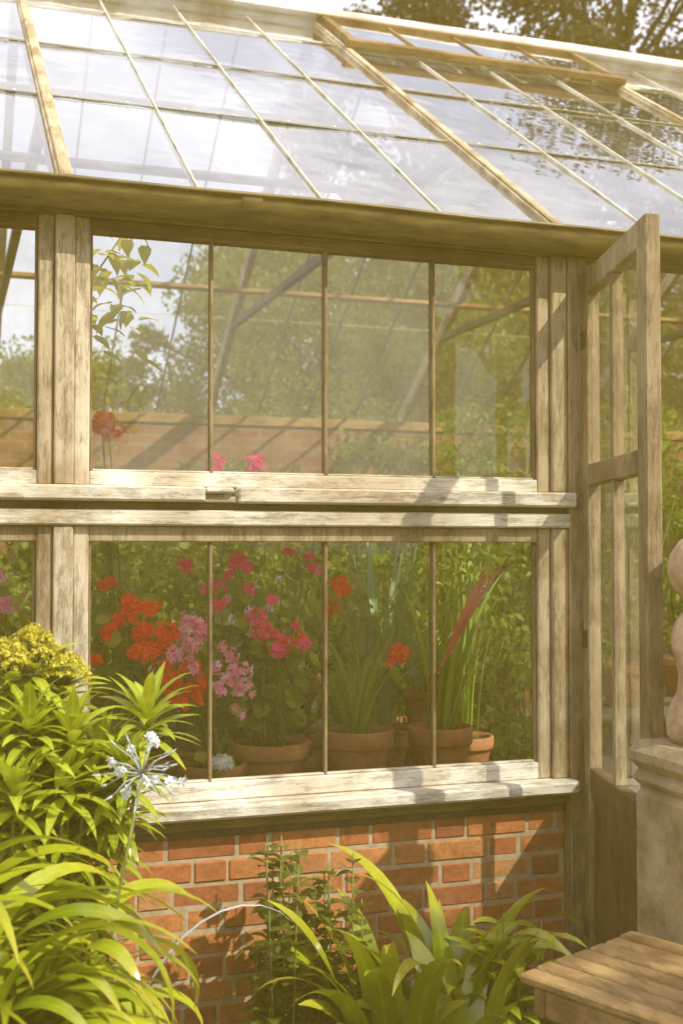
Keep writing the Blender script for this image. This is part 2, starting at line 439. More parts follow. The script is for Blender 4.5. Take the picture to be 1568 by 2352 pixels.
def window(x0, x1, z0, z1, n, st, top, bot, gm, hm):
    g = Geo(); gx0, gx1 = x0 + st, x1 - st; gz0, gz1 = z0 + bot, z1 - top
    g.box(x0, gx0 - .0005, -.028, .03, z0, z1, 0, .004, r=.7); g.box(gx1 + .0005, x1, -.028, .03, z0, z1, 0, .004, r=.0)  # right stile tinted darkest, the open door's shadow put into its colour
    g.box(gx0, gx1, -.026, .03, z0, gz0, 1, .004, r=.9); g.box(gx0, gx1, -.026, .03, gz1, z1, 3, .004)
    w = (gx1 - gx0) / n
    for i in range(1, n):
        xx = gx0 + w * i; g.box(xx - .0048, xx + .0048, -.014, .018, gz0, gz1, 2, .002)
    g.box(gx0, gx0 + .008, -.014, .012, gz0, gz1, 2, .003); g.box(gx1 - .008, gx1, -.014, .012, gz0, gz1, 2, .003)
    g.box(gx0 + .009, gx1 - .009, -.012, .012, gz0, gz0 + .007, 1, .003)
    f = g.build('window', [WV, WH, WM, hm], GH)
    g = Geo()
    for i in range(n):
        a, b = gx0 + w * i, gx0 + w * (i + 1); t = [R.uniform(-.0025, .0025) for _ in range(4)]
        g.add([(a, .004 + t[0], gz0 - .004), (b, .004 + t[1], gz0 - .004), (b, .004 + t[2], gz1 + .004), (a, .004 + t[3], gz1 + .004)], [(0, 1, 2, 3)])
    gl = g.build('glass', [gm], f); return f
for k in range(len(PX) - 1):
    x0, x1 = PX[k] + .0275, PX[k + 1] - .0315
    if 1.9 < PX[k] < 2: x0 = 2.872
    n = 4 if x1 - x0 > 1 else 2
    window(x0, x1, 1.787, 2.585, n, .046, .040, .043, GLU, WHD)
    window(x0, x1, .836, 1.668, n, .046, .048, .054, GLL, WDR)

# gutter
g = Geo(); prof = []
cy, cz, r = -.112, 2.645, .066
for i in range(13):
    t = math.pi + math.pi * i / 12; prof.append((cy + r * math.cos(t), cz + r * math.sin(t)))
prof = [(cy - r - .004, cz + .012), (cy - r - .009, cz + .006), (cy - r - .006, cz - .001)] + prof + [(cy + r, cz + .01), (cy + r - .004, cz + .01)] + \
       [(cy + (r - .005) * math.cos(math.pi * 2 - math.pi * i / 12), cz + (r - .005) * math.sin(-math.pi * i / 12)) for i in range(13)] + [(cy - r + .002, cz + .012)]
xs = [XL + (XR - XL) * i / 60 for i in range(61)]; vs = []; fs = []; n = len(prof)
for i, x in enumerate(xs):
    sg = .004 * math.sin(x * 2.1) + .002 * math.sin(x * 7)
    vs += [(x, p[0], p[1] + sg) for p in prof]
for i in range(60):
    for k in range(n): fs.append((i * n + k, (i + 1) * n + k, (i + 1) * n + (k + 1) % n, i * n + (k + 1) % n))
g.add(vs, fs, 0, None, True)
for x in (-.9, .86, 2.75, 4.6):
    v2 = []; f2 = []; sg = .004 * math.sin(x * 2.1) + .002 * math.sin(x * 7)
    for xx in (x - .03, x + .03):
        v2 += [(xx, cy + (r + .003) * math.cos(math.pi + math.pi * i / 12), sg + cz + (r + .003) * math.sin(math.pi + math.pi * i / 12)) for i in range(13)]
    for i in range(12): f2.append((i, 13 + i, 14 + i, i + 1))
    g.add(v2, f2, 0, None, True)
g.build('gutter', [GUT], GH)

# roof
A = rad(34); cA, sA = math.cos(A), math.sin(A); SL = 3.40
MF = Matrix(((1, 0, 0, 0), (0, cA, -sA, -.03), (0, sA, cA, 2.672), (0, 0, 0, 1)))
MB = Matrix(((1, 0, 0, 0), (0, -cA, sA, 5.63), (0, sA, cA, 2.672), (0, 0, 0, 1)))
RZ = 2.672 + SL * sA; RY = -.03 + SL * cA
g = Geo()
g.box(XL, XR, RY - .02, RY + .02, RZ - .12, RZ + .03, 0, .004)
g.box(XL - .02, XR + .02, RY - .085, RY + .085, RZ + .022, RZ + .060, 0, .01)
g.tube([(XL - .02 + (XR - XL + .04) * i / 12, RY, RZ + .075 + .006 * math.sin(i * 1.7)) for i in range(13)], .034, .034, 10)
roof = g.build('roof', [WW], GH)
first = {}
def roofpart(key, M, x, maker):
    if key not in first:
        g = Geo(); maker(g); o = g.build(key[0], key[1], roof); first[key] = o
    else:
        o = first[key].copy(); COL.objects.link(o); o.parent = roof
    o.matrix_local = Matrix.Translation((x, 0, 0)) @ M; return o
def mk_rafter(g):
    g.box(-.025, .025, 0, SL - .09, -.075, .020, 0, .004); g.box(-.017, .017, 0, SL - .09, .020, .030, 0, .004)
def mk_bar(g):
    g.box(-.004, .004, -.01, SL - .09, -.018, .012, 0, .002)
for MM, nm in ((MF, 0), (MB, 1)):
    for px in PX: roofpart(('rafter', (WR,)), MM, px, mk_rafter)
    for k in range(len(PX) - 1):
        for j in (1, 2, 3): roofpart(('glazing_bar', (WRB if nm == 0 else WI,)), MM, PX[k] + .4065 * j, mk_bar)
LAPS = [0, 1.05, 1.94, 2.83, SL - .09]
for MM in (MF, MB):
    g = Geo()
    for k in range(len(PX) - 1):
        for j in range(4):
            x0 = PX[k] + .4065 * j + .004; x1 = x0 + .3985
            for q in range(4):
                s0, s1 = LAPS[q] - (.012 if q else .02), LAPS[q + 1]; e = [R.uniform(-.003, .003) for _ in range(4)]
                vs = [MM @ Vector(p) for p in ((x0, s0, .006 + e[0] * .5), (x1, s0, .006 + e[1] * .5), (x1, s1, .001 + e[2]), (x0, s1, .001 + e[3]))]
                g.add(vs, [(0, 1, 2, 3)], 0)
    g.build('roof_glass', [GLR if MM is MF else GLB], roof)
    for q in (1, 2, 3):
        g = Geo()
        for k in range(len(PX) - 1):
            for j in range(4):
                x0 = PX[k] + .4065 * j + .006; x1 = x0 + .394
                dd = R.uniform(-.003, .003)
                g.box(x0, x1, LAPS[q] - .014 + dd, LAPS[q] - .010 + dd, .0085, .012, 0, .001, M=MM)
                for xx in (x0 + .10, x0 + .29): g.box(xx, xx + .008, LAPS[q] - .020, LAPS[q] + .0, .0121, .015, 1, .001, M=MM)
        g.build('lap_joint', [MOSS, LEADC], roof)
g = Geo(); g.box(XL, XR, 1.40, 1.435, -.115, -.078, 0, .004, M=MB); g.build('purlin', [WO], roof)
for s_ in (.55, 1.5, 2.35):
    g = Geo(); g.box(XL, XR, s_, s_ + .025, -.108, -.078, 0, .004, M=MF); g.build('purlin', [WI], roof)
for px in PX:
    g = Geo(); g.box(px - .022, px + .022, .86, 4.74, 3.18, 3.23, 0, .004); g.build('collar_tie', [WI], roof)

def vent(x0, x1):
    s0, s1 = 2.72, 3.30; g = Geo()
    g.box(x0, x0 + .045, s0, s1, .034, .070, 0, .004, M=MF); g.box(x1 - .045, x1, s0, s1, .034, .070, 0, .004, M=MF)
    g.box(x0 - .02, x1 + .02, s0 - .055, s0, .034, .075, 1, .006, M=MF); g.box(x0 - .02, x1 + .02, s1, s1 + .04, .034, .075, 0, .004, M=MF)
    w = (x1 - x0) / 4
    for j in (1, 2, 3): g.box(x0 + w * j - .009, x0 + w * j + .009, s0, s1, .040, .060, 0, .003, M=MF)
    v = g.build('roof_vent', [WD, WD], GH)
    g = Geo()
    for j in range(4):
        e = [R.uniform(-.003, .003) for _ in range(4)]
        g.add([MF @ Vector(p) for p in ((x0 + w * j, s0, .052 + e[0]), (x0 + w * (j + 1), s0, .052 + e[1]), (x0 + w * (j + 1), s1, .052 + e[2]), (x0 + w * j, s1, .052 + e[3]))], [(0, 1, 2, 3)])
    g.build('glass', [GLR], v)
vent(PX[3] + .01, PX[4] - .01)

g = Geo(); g.box(XL, XR, 5.56, 5.80, -.05, 2.57, 0, .004); g.build('brick_wall', [FBRICK], GH)
g = Geo(); g.box(XL, XR, 5.54, 5.70, 2.571, 2.645, 0, .005); g.build('wall_plate', [WO], GH)
for x in (XL, XR):
    g = Geo(); g.box(x - .06, x + .06, .21, 5.55, -.05, .725, 0, .004); g.build('brick_wall', [FBRICK], GH)
    g = Geo()
    for j in range(8):
        y = .05 + j * .785; g.box(x - .03, x + .03, y - .03, y + .03, .73, min(2.65 + .675 * (y if y < 2.8 else 5.6 - y), 4.4), 0, .004)
    g.box(x - .031, x + .031, .06, 5.55, 1.70, 1.75, 0, .003)
    f = g.build('gable_frame', [WV], GH)
    g = Geo(); g.add([(x, .03, .73), (x, 5.55, .73), (x, 5.55, 2.65), (x, 2.79, 4.5), (x, .03, 2.65)], [(0, 1, 2, 3, 4)]); g.build('glass', [GLU], f)

# door
door_o = empty('door', (2.055, -.058, 0), parent=GH)
door_o.rotation_euler = (0, 0, math.atan2(-.96, -.28))
def dpart(g, name, mats):
    me_o = g.build(name, mats, None); me_o.parent = door_o; me_o.location = (0, 0, 0); return me_o
g = Geo(); W_ = .736; T0, T1 = -.022, .022
g.box(0, .07, T0, T1, .06, 2.53, 0, .004); g.box(W_ - .085, W_, T0, T1, .06, 2.53, 0, .004)
g.box(.0705, W_ - .0855, T0 + .001, T1 - .001, 2.45, 2.53, 0, .004)
g.box(.0705, W_ - .0855, T0 + .001, T1 - .001, 1.81, 1.88, 0, .004)
g.box(.0705, W_ - .0855, T0 + .001, T1 - .001, .80, .88, 1, .004)
g.box(.0705, W_ - .0855, T0 + .001, T1 - .001, .06, .22, 1, .004)
g.box(.0705, W_ - .0855, -.008, .008, .22, .80, 1, .002)
for xx in (.36,):
    g.box(xx - .014, xx + .014, T0 + .004, T1 - .004, .88, 1.81, 0, .003); g.box(xx - .014, xx + .014, T0 + .004, T1 - .004, 1.88, 2.45, 0, .003)
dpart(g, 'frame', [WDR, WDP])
g = Geo()
for (z0, z1) in ((.88, 1.81), (1.88, 2.45)): g.add([(.07, 0, z0), (W_ - .085, 0, z0), (W_ - .085, 0, z1), (.07, 0, z1)], [(0, 1, 2, 3)])
dpart(g, 'glass', [GLU])
for z in (.35, 1.3, 2.3):
    g = Geo(); g.tube([(-.006, 0, z - .045), (-.006, 0, z + .045)], .009, .009, 8); g.box(-.002, .06, -.026, -.0225, z - .03, z + .03, 0, .001)
    dpart(g, 'hinge', [DARKIRON])

# ---------------------------------------------------------------- staging
def staging(y0, y1, z, x0, x1, label):
    g = Geo(); n = int((y1 - y0) / .075)
    for i in range(n): g.box(x0, x1, y0 + i * .075, y0 + i * .075 + .062, z - .022, z + R.uniform(-.001, .001), 0, .002)
    e = empty('plant_staging', ((x0 + x1) / 2, (y0 + y1) / 2, 0), label, 'plant bench', group='slatted staging benches')
    g.build('slatted_top', [WI], e)
    xx = x0 + .1
    while xx < x1:
        for yy in (y0 + .03, y1 - .08):
            q = Geo(); q.box(xx, xx + .05, yy, yy + .05, .008, z - .023, 0, .003); q.build('leg', [WI], e)
        xx += 1.5
staging(.12, .95, .70, XL + .1, 1.95, 'slatted timber staging bench carrying potted plants')
staging(2.0, 3.2, .70, -1.5, 6.0, 'slatted timber staging bench carrying potted plants')
staging(4.6, 5.4, .75, -1.5, 6.5, 'slatted timber staging bench carrying potted plants')

def pot(parent, c, r, h, mat=TERRA):
    g = Geo()
    g.lathe([(0, 0), (r * .66, 0), (r * .70, .004), (r * .92, h * .76), (r * .93, h * .77), (r * 1.03, h * .775), (r * 1.05, h * .80), (r * 1.06, h * .98), (r * 1.03, h), (r * .95, h), (r * .92, h * .9)], c, 28)
    p = g.build('pot', [mat], parent)
    g = Geo(); g.lathe([(r * .93, h * .9), (r * .5, h * .93), (0.001, h * .92)], c, 20); g.build('soil', [SOIL], parent)

def geranium(base, heads, pm, r=.1, h=.17, label='', hr=.032, nf=26, lm=GERL, nleaf=8, ps=.015, sz=(.018, .036)):
    e = empty('potted_geranium', base, label, 'potted plant', group='potted plants on the staging')
    pot(e, base, r, h)
    top = Vector(base) + Vector((0, 0, h * .95))
    gs = Geo(); gl = Geo(); gf = Geo()
    for hd in heads:
        hd = Vector(hd); st = top + Vector((R.uniform(-.4, .4) * r, R.uniform(-.4, .4) * r, 0))
        mid = st.lerp(hd, .5) + Vector((R.uniform(-.04, .04), R.uniform(-.02, .06), .03)); pts = []
        for i in range(8):
            t = i / 7; pts.append(st * (1 - t) ** 2 + mid * 2 * t * (1 - t) + hd * t * t)
        gs.tube(pts, .0055, .0018, 5)
        k_ = R.uniform(.55, 1.3); gf.head(hd, hr * k_, max(3, int(nf * k_ * k_)), 0, ps, R.uniform(.5, .95))
        for i in range(nleaf):
            t = R.uniform(.1, .9); k = int(t * 7); p = pts[k].lerp(pts[k + 1], t * 7 - k)
            a = R.uniform(0, 6.28); q = p + Vector((math.cos(a), abs(math.sin(a)) - .25, .35)) * R.uniform(.03, .09)
            gs.tube([p, p.lerp(q, .5) + Vector((0, 0, .008)), q], .0015, .001, 4)
            gl.rnd(q, (math.cos(a) * .4 + .2, -.6, R.uniform(.3, 1)), R.uniform(*sz))
    gs.build('stems', [STEM], e); gl.build('leaves', [lm], e); gf.build('flowers', [pm], e); return e

ZS = .70
geranium((.52, .34, ZS), [(.555, .13, 1.41), (.48, .13, 1.34), (.61, .13, 1.41), (.65, .12, 1.33), (.475, .14, 1.49), (.585, .12, 1.28), (.52, .14, 1.38), (.585, .11, 1.35), (.455, .11, 1.975), (.475, .10, 1.965), (.46, .11, 1.99), (.54, .12, 1.44), (.63, .13, 1.30), (.44, .14, 1.26), (.67, .12, 1.34)],
         PRED, .12, .2, 'terracotta pot of tall scarlet geraniums behind the glass', .025, 20, nleaf=9, ps=.016)
geranium((.86, .36, ZS), [(.735, .13, 1.375), (.84, .12, 1.29), (.89, .12, 1.215), (.82, .12, 1.15), (.895, .12, 1.09), (.69, .13, 1.27), (.77, .11, 1.32), (.81, .11, 1.23), (.75, .11, 1.22), (.87, .12, 1.255), (.91, .13, 1.16), (.73, .12, 1.30), (.86, .12, 1.19), (.715, .12, 1.34), (.76, .12, 1.36)],
         PPINK, .11, .18, 'terracotta pot of soft pink geraniums behind the glass', .024, 17, nleaf=4, ps=.014)
geranium((.74, .55, ZS), [(.74, .14, 1.23), (.77, .14, 1.17), (.68, .14, 1.18), (.70, .14, 1.12), (.66, .14, 1.23), (.75, .14, 1.14), (1.07, .2, 1.28), (1.13, .2, 1.30)], PRED, .10, .18, 'terracotta pot of low deep red geraniums', .022, 17)
geranium((1.075, .42, ZS), [(1.12, .12, 1.58), (1.0, .12, 1.43), (1.025, .12, 1.285), (.925, .12, 1.54), (.80, .13, 1.475), (.96, .13, 1.38), (.89, .14, 1.56), (1.05, .13, 1.59), (1.11, .12, 1.29), (.86, .13, 1.52), (1.14, .13, 1.53), (.83, .13, 1.42), (1.08, .13, 1.35), (.98, .13, 1.33), (.93, .13, 1.47), (.72, .13, 1.55)],
         PMAG, .135, .235, 'wide terracotta pot of leggy magenta geraniums', .020, 15, GERL, nleaf=11)
geranium((1.27, .55, ZS), [(1.235, .12, 1.475), (1.22, .2, 1.40)], PRED, .09, .16, 'terracotta pot of sparse red geranium', .022, 16)
geranium((1.46, .75, ZS), [(1.42, .12, 1.24), (1.45, .13, 1.255)], PRED, .09, .16, 'small red geranium in a terracotta pot', .022, 18)
geranium((.98, .6, ZS), [(.95, .13, 1.475), (1.0, .14, 1.41), (.89, .2, 1.37), (1.05, .2, 1.5), (.87, .2, 1.44), (.95, .2, 1.32), (.93, .14, 1.40)], PWHITE, .1, .18, 'geranium with pale variegated leaves in a terracotta pot', .006, 2, VARI, nleaf=20, sz=(.02, .040))
geranium((.12, .4, ZS), [(.14, .14, 1.53), (.18, .14, 1.42), (.05, .2, 1.6), (.0, .2, 1.40), (.2, .14, 1.28)], PPINK, .12, .2, 'terracotta pot of lilac pink geraniums', .022, 14, nleaf=16)
geranium((-.45, .45, ZS), [(-.3, .4, 1.5), (-.4, .4, 1.35), (-.6, .4, 1.6)], PRED, .12, .2, 'terracotta pot of scarlet geraniums near the glass', .03, 24)
geranium((1.1, 1.3, .75), [(1.05, .95, 1.86), (1.12, .95, 1.82), (1.0, .95, 1.92), (1.2, 1.0, 1.83), (.95, 1., 1.85), (1.3, 1, 1.87), (1.16, .95, 1.93)], PMAG, .12, .2,
         'tall pink geranium climbing above the staging', .026, 16, nleaf=24)
geranium((.83, .20, ZS), [(.835, .09, .93)], PWHITE, .05, .09, 'small pot with a single white pompon flower', .024, 54, nleaf=4, ps=.014)

def strappot(base, r, h, n, Ln, W, mats, label, name='potted_lily', el=(1.05, 1.5), dr=(.3, 1.4), extra=None):
    e = empty(name, base, label, 'potted plant', group='potted plants on the staging'); pot(e, base, r, h)
    g = Geo()
    for i in range(n):
        a = R.uniform(0, 6.28); q = (base[0] + math.cos(a) * r * R.uniform(0, .5), base[1] + math.sin(a) * r * R.uniform(0, .5), base[2] + h * .92)
        g.leaf(q, a, R.uniform(*el), Ln * R.uniform(.6, 1.1), W * R.uniform(.7, 1.2), R.uniform(*dr), 8, 'strap', .35, 0, R.uniform(-.8, .8))
    if extra: extra(g)
    g.build('leaves', mats, e); return e
strappot((1.375, .36, ZS), .12, .27, 30, .42, .022, [GRASS], 'terracotta pot of arching green grassy leaves')
strappot((1.68, .34, ZS), .11, .27, 24, .60, .018, [GRASS], 'terracotta pot of tall upright grassy leaves', el=(1.25, 1.55), dr=(.1, .7))
def redblade(g):
    for k in range(3): g.leaf((1.60 + .01 * k, .13, 1.20 + .02 * k), .02, 1.02 + .06 * k, .44 - .05 * k, .036, .1, 8, 'strap', .3, 1, .2)
    g.tube([(1.66, .48, 1.06), (1.62, .3, 1.14), (1.60, .13, 1.20)], .004, .004, 5, 1)
strappot((1.66, .50, .95), .055, .13, 16, .36, .014, [BLUEG, REDL], 'small raised terracotta pot with bluish strappy leaves and a red blade', el=(1.0, 1.5), dr=(.2, .8), extra=redblade)
strappot((1.58, .66, ZS), .1, .2, 18, .80, .040, [BLUEG], 'pot of broad bluish sword shaped leaves', el=(1.2, 1.55), dr=(.1, .6))
strappot((1.86, .52, ZS), .1, .2, 26, .72, .016, [GRASS], 'pot of fine upright rushes', el=(1.3, 1.55), dr=(.05, .45))
strappot((1.45, .8, ZS), .1, .2, 24, .80, .022, [GRASS], 'pot of tall grassy leaves', el=(1.2, 1.5), dr=(.2, .8))

def shrubpot(base, clumps, per, size, mat, label, r=.13, h=.22, name='potted_shrub', asp=.5, seed=1):
    e = empty(name, base, label, 'potted plant', group='potted plants in the glasshouse'); pot(e, base, r, h)
    g = Geo(); t = Vector(base) + Vector((0, 0, h * .9))
    for c in clumps: g.tube([t, t.lerp(Vector(c[:3]), .5) + Vector((R.uniform(-.03, .03), 0, .02)), Vector(c[:3])], .008, .003, 5)
    g.build('stems', [STEM], e); leaf_cloud('leaves', clumps, per, size, mat, e, seed, asp); return e
for i, (x, y) in enumerate([(1.25, .72), (1.80, .80), (.35, .7), (-.2, .7), (.8, .82), (1.05, .8)]):
    shrubpot((x, y, ZS), [(x + R.uniform(-.28, .22), y + R.uniform(-.25, .1), R.uniform(.98, 1.62), .11) for _ in range(14)], 50, .045, GERL, 'leafy green shrub in a terracotta pot', seed=2 + i)
for i, (x, y) in enumerate([(1.75, 1.35), (2.2, 1.5), (2.7, 1.65)]):
    shrubpot((x, y, .009), [(x + R.uniform(-.25, .25), y + R.uniform(-.22, .22), R.uniform(.4, 1.75), .16) for _ in range(30)], 60, .06, GERL, 'tall bushy plant in a large terracotta pot on the floor', .17, .3, seed=50 + i)
for i, (x, y, zt) in enumerate([(.2, 2.3, 1.6), (.8, 2.6, 1.7), (1.4, 2.3, 1.8), (2.0, 2.5, 1.95), (2.55, 2.3, 2.15), (3.1, 2.6, 2.3), (3.7, 2.4, 2.4), (4.3, 2.7, 2.1), (5.0, 2.5, 1.9), (-.5, 2.4, 1.6)]):
    shrubpot((x, y, ZS), [(x + R.uniform(-.3, .3), y + R.uniform(-.25, .25), R.uniform(1.0, zt), .16) for _ in range(20)], 80, .05, GERL,
             'bushy green pot plant on the middle staging', .14, .24, seed=10 + i)
for i, (x, zt) in enumerate([(.2, 2.0), (1.2, 2.1), (2.2, 2.2), (3.2, 2.4), (4.2, 2.7), (5.2, 2.8), (6, 2.5)]):
    shrubpot((x, 5.0, .75), [(x + R.uniform(-.5, .5), 5.0 + R.uniform(-.25, .25), R.uniform(1.0, zt), .2) for _ in range(28)], 70, .07, GERL,
             'leafy pot plant against the brick wall', .15, .25, seed=30 + i)
e = empty('climbing_vine', (.40, .42, ZS), 'climbing vine with yellowing leaves against the window post', 'climbing plant')
g = Geo(); pts = [(.40, .42, ZS + .02), (.40, .42, 1.2), (.39, .42, 1.7), (.42, .42, 2.2), (.46, .42, 2.5), (.56, .42, 2.66)]
g.tube(pts, .006, .003, 6)
g.build('stem', [STEM], e); g = Geo()
for i in range(60):
    z = R.uniform(2.34, 2.66); x = .50 + R.uniform(-.07, .13)
    g.leaf((x, .40 + R.uniform(-.1, .08), z), R.uniform(0, 6.28), R.uniform(-1, .3), R.uniform(.05, .10), .045, .8, 4, 'ovate', .2)
for (x, z) in ((.49, 2.25), (.46, 2.30), (.60, 2.26), (.62, 2.23), (.44, 2.13), (.5, 2.33)):
    g.leaf((x, .36, z), R.uniform(-1, 1), -.3, .09, .04, .5, 4, 'ovate', .2)
g.build('leaves', [YELL], e)

# ---------------------------------------------------------------- outside planting
def strap_clump(base, spread, n, Ln, W, label, el, dr, pw=2.0, azr=(0, 6.28), zb=0.0):
    g = Geo()
    for i in range(n):
        a = R.uniform(*azr); ra = R.random() ** .6; z0 = zb * R.random() ** .8
        q = (base[0] + math.cos(a) * spread[0] * ra, base[1] + math.sin(a) * spread[1] * ra, z0)
        g.leaf(q, a + R.uniform(-.5, .5), R.uniform(*el), Ln * R.uniform(.6, 1.1), W * R.uniform(.75, 1.2), R.uniform(*dr), 18, 'strap', .14, 0, R.uniform(-.8, .8), pw=pw)
    if zb:
        for i in range(12):
            a = R.uniform(0, 6.28); g.tube([(base[0] + math.cos(a) * .05, base[1] + math.sin(a) * .05, 0), (base[0] + math.cos(a) * spread[0] * .7, base[1] + math.sin(a) * spread[1] * .7, zb)], .014, .01, 6)
    o = g.build('agapanthus_plant', [STRAP], None, base); tag(o, label, 'plant', 'agapanthus clumps in the bed'); return o
for (x, y, n, Ln, zb) in ((-.16, -1.0, 90, .76, .58), (.02, -1.02, 110, .68, .58), (.15, -.84, 90, .58, .60), (-.06, -.75, 70, .76, .62), (.15, -1.06, 80, .48, .46), (.24, -.72, 60, .46, .55)):
    strap_clump((x, y, 0), (.09, .09), n, Ln, .052, 'clump of glossy arching strap leaves beside the brick wall', (1.15, 1.54), (2.0, 3.4), 1.5, zb=zb)
for (x, y, n, Ln) in ((1.20, -.48, 22, .76), (1.40, -.44, 22, .80), (1.32, -.62, 18, .68)):
    strap_clump((x, y, 0), (.09, .08), n, Ln, .085, 'clump of broad glossy strap leaves below the window', (1.30, 1.56), (.9, 2.6), 2.8)
strap_clump((1.12, -.62, 0), (.09, .08), 16, .52, .06, 'clump of broad glossy strap leaves below the window', (1.1, 1.5), (1.2, 2.4), 2.0)

e = empty('spurge_shrub', (.2, -.5, 0), 'leafy shrub with narrow leaves and honey coloured flower heads', 'shrub')
gs = Geo(); gl = Geo(); gf = Geo()
def rosette(c, n, Ln, W=.022, el0=1.2):
    for i in range(n):
        t = i / n; a = i * 2.4 + R.uniform(-.2, .2)
        gl.leaf((c[0], c[1], c[2] - .06 * t), a, el0 - 1.5 * t + R.uniform(-.15, .15), Ln * R.uniform(.8, 1.1), W, R.uniform(.4, 1.2), 6, 'lance', .22, 0, R.uniform(-.3, .3))
tips = [(.216, -.5, 1.30, 1), (.291, -.47, 1.24, 1), (.15, -.52, 1.27, 1), (.50, -.52, 1.17, 0), (.30, -.6, 1.15, 0), (.20, -.62, 1.18, 0), (.12, -.6, 1.15, 0), (.38, -.5, 1.08, 0),
        (.43, -.6, 1.06, 2), (.05, -.5, 1.25, 0), (.0, -.5, 1.33, 1), (.28, -.65, 1.05, 0), (.16, -.7, 1.04, 0), (.40, -.55, .98, 0), (.33, -.45, .95, 0), (.1, -.45, 1.1, 0), (.25, -.4, 1.15, 0), (-.1, -.5, 1.2, 0), (-.2, -.45, 1.1, 0),
        (.24, -.55, 1.10, 0), (.34, -.58, 1.02, 0), (.18, -.58, .95, 0), (.42, -.5, .95, 0)]
for (x, y, z, fl) in tips:
    b = Vector((.2 + R.uniform(-.05, .05), -.5 + R.uniform(-.05, .05), 0)); tp = Vector((x, y, z)); md = b.lerp(tp, .5) + Vector(((x - .2) * .3, 0, .05))
    pts = [b * (1 - t) ** 2 + md * 2 * t * (1 - t) + tp * t * t for t in [i / 8 for i in range(9)]]
    gs.tube(pts, .009, .004, 6)
    rosette(tp, 34 if fl != 1 else 24, .175 if (x, z) == (.50, 1.17) else .15, .032, 1.2 if fl != 1 else .6)
    for k in range(12):
        p = pts[7].lerp(pts[5], R.random() * 1.0); gl.leaf(p, R.uniform(0, 6.28), R.uniform(-.3, .5), .13, .028, .8, 5, 'lance', .22)
    if fl:
        hr = .070 if fl == 1 else .025
        for k in range(90 if fl == 1 else 12):
            a = R.uniform(0, 6.28); rr = hr * R.random() ** .5; q = tp + Vector((math.cos(a) * rr, math.sin(a) * rr, .02 + hr * 1.2 - rr * rr / hr * 1.0 - R.random() * .015))
            gs.tube([tp + Vector((0, 0, .01)), q], .0018, .001, 4); gf.head(q, .008, 8, 0, .0055, .8, (.1, -.2, .5))
gs.build('stems', [STEM], e); gl.build('leaves', [EUPH], e); gf.build('flowers', [PHONEY], e)
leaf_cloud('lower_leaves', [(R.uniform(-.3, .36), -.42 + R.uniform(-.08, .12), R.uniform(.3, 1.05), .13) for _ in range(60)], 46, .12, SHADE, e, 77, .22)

e = empty('agapanthus_flower', (.30, -.70, 0), 'nearly spent pale blue agapanthus head on a bare stem', 'flower'); g = Geo(); c = Vector((.443, -.8, 1.074)); b = Vector((.30, -.70, 0))
g.tube([b, b.lerp(c, .4) + Vector((-.02, 0, 0)), b.lerp(c, .8) + Vector((-.01, 0, 0)), c], .0045, .0035, 8, 1)
f = Geo()
for i in range(30):
    ph = math.acos(1 - 1.6 * (i + .5) / 30); th = i * 2.4
    d = Vector((math.sin(ph) * math.cos(th), math.sin(ph) * math.sin(th), math.cos(ph))); q = c + d * .10 * R.uniform(.6, 1.15) + Vector((0, 0, -.018 * R.random()))
    g.tube([c, c.lerp(q, .5) + Vector((R.uniform(-.006, .006), 0, .008)), q], .0018, .0013, 5)
    if i % 3 == 0: f.head(q, .007, 6, 0, .010)
    else: g.tube([q, q + d * .01, q + d * .02], .0036, .001, 6)
g.build('stem', [GREYST, STEM], e); f.build('flowers', [PWHITE], e)
g = Geo(); g.leaf((.40, -.62, .0), .1, 1.50, 1.0, .013, 2.6, 18, 'strap', .5, 0, .3, pw=2.6); o = g.build('dry_flower_stalk', [GREYST], None, (.4, -.62, 0)); tag(o, 'grey dried curved stalk leaning over the brick wall', 'plant')
e = empty('leafy_herb', (.98, -.3, 0), 'dark leafy herb growing against the brick wall', 'plant'); gs = Geo(); gl = Geo()
for i in range(28):
    x, y = .97 + R.uniform(-.14, .16), -.3 + R.uniform(-.14, .12); h = R.uniform(.35, .80); lx = R.uniform(-.05, .05)
    pts = [(x + lx * t, y, h * t) for t in (0, .25, .5, .75, 1)]; gs.tube(pts, .004, .002, 5)
    for k in range(20):
        t = .2 + .8 * k / 20; a = k * 1.57 + R.uniform(-.3, .3)
        gl.leaf((x + lx * t, y, h * t), a, R.uniform(.0, .7), R.uniform(.06, .09) * (1.15 - .4 * t), .045, .9, 5, 'ovate', .25)
gs.build('stems', [STEM], e); gl.build('leaves', [HERB], e)
e = empty('broadleaf_plant', (1.66, -.42, 0), 'broad leaved plant with pale green foliage near the door', 'plant'); gs = Geo(); gl = Geo()
for i in range(20):
    x, y = 1.62 + R.uniform(-.18, .12), -.45 + R.uniform(-.16, .14); h = R.uniform(.3, .64); gs.tube([(x, y, 0), (x, y, h * .5), (x + .01, y, h)], .004, .002, 5)
    for k in range(10):
        gl.leaf((x, y, h * (.45 + .55 * k / 10)), k * 2.4 + R.uniform(-.3, .3), R.uniform(.1, .8), R.uniform(.09, .14), .052, 1.1, 6, 'ovate', .25)
gs.build('stems', [STEM], e); gl.build('leaves', [EUPH], e)

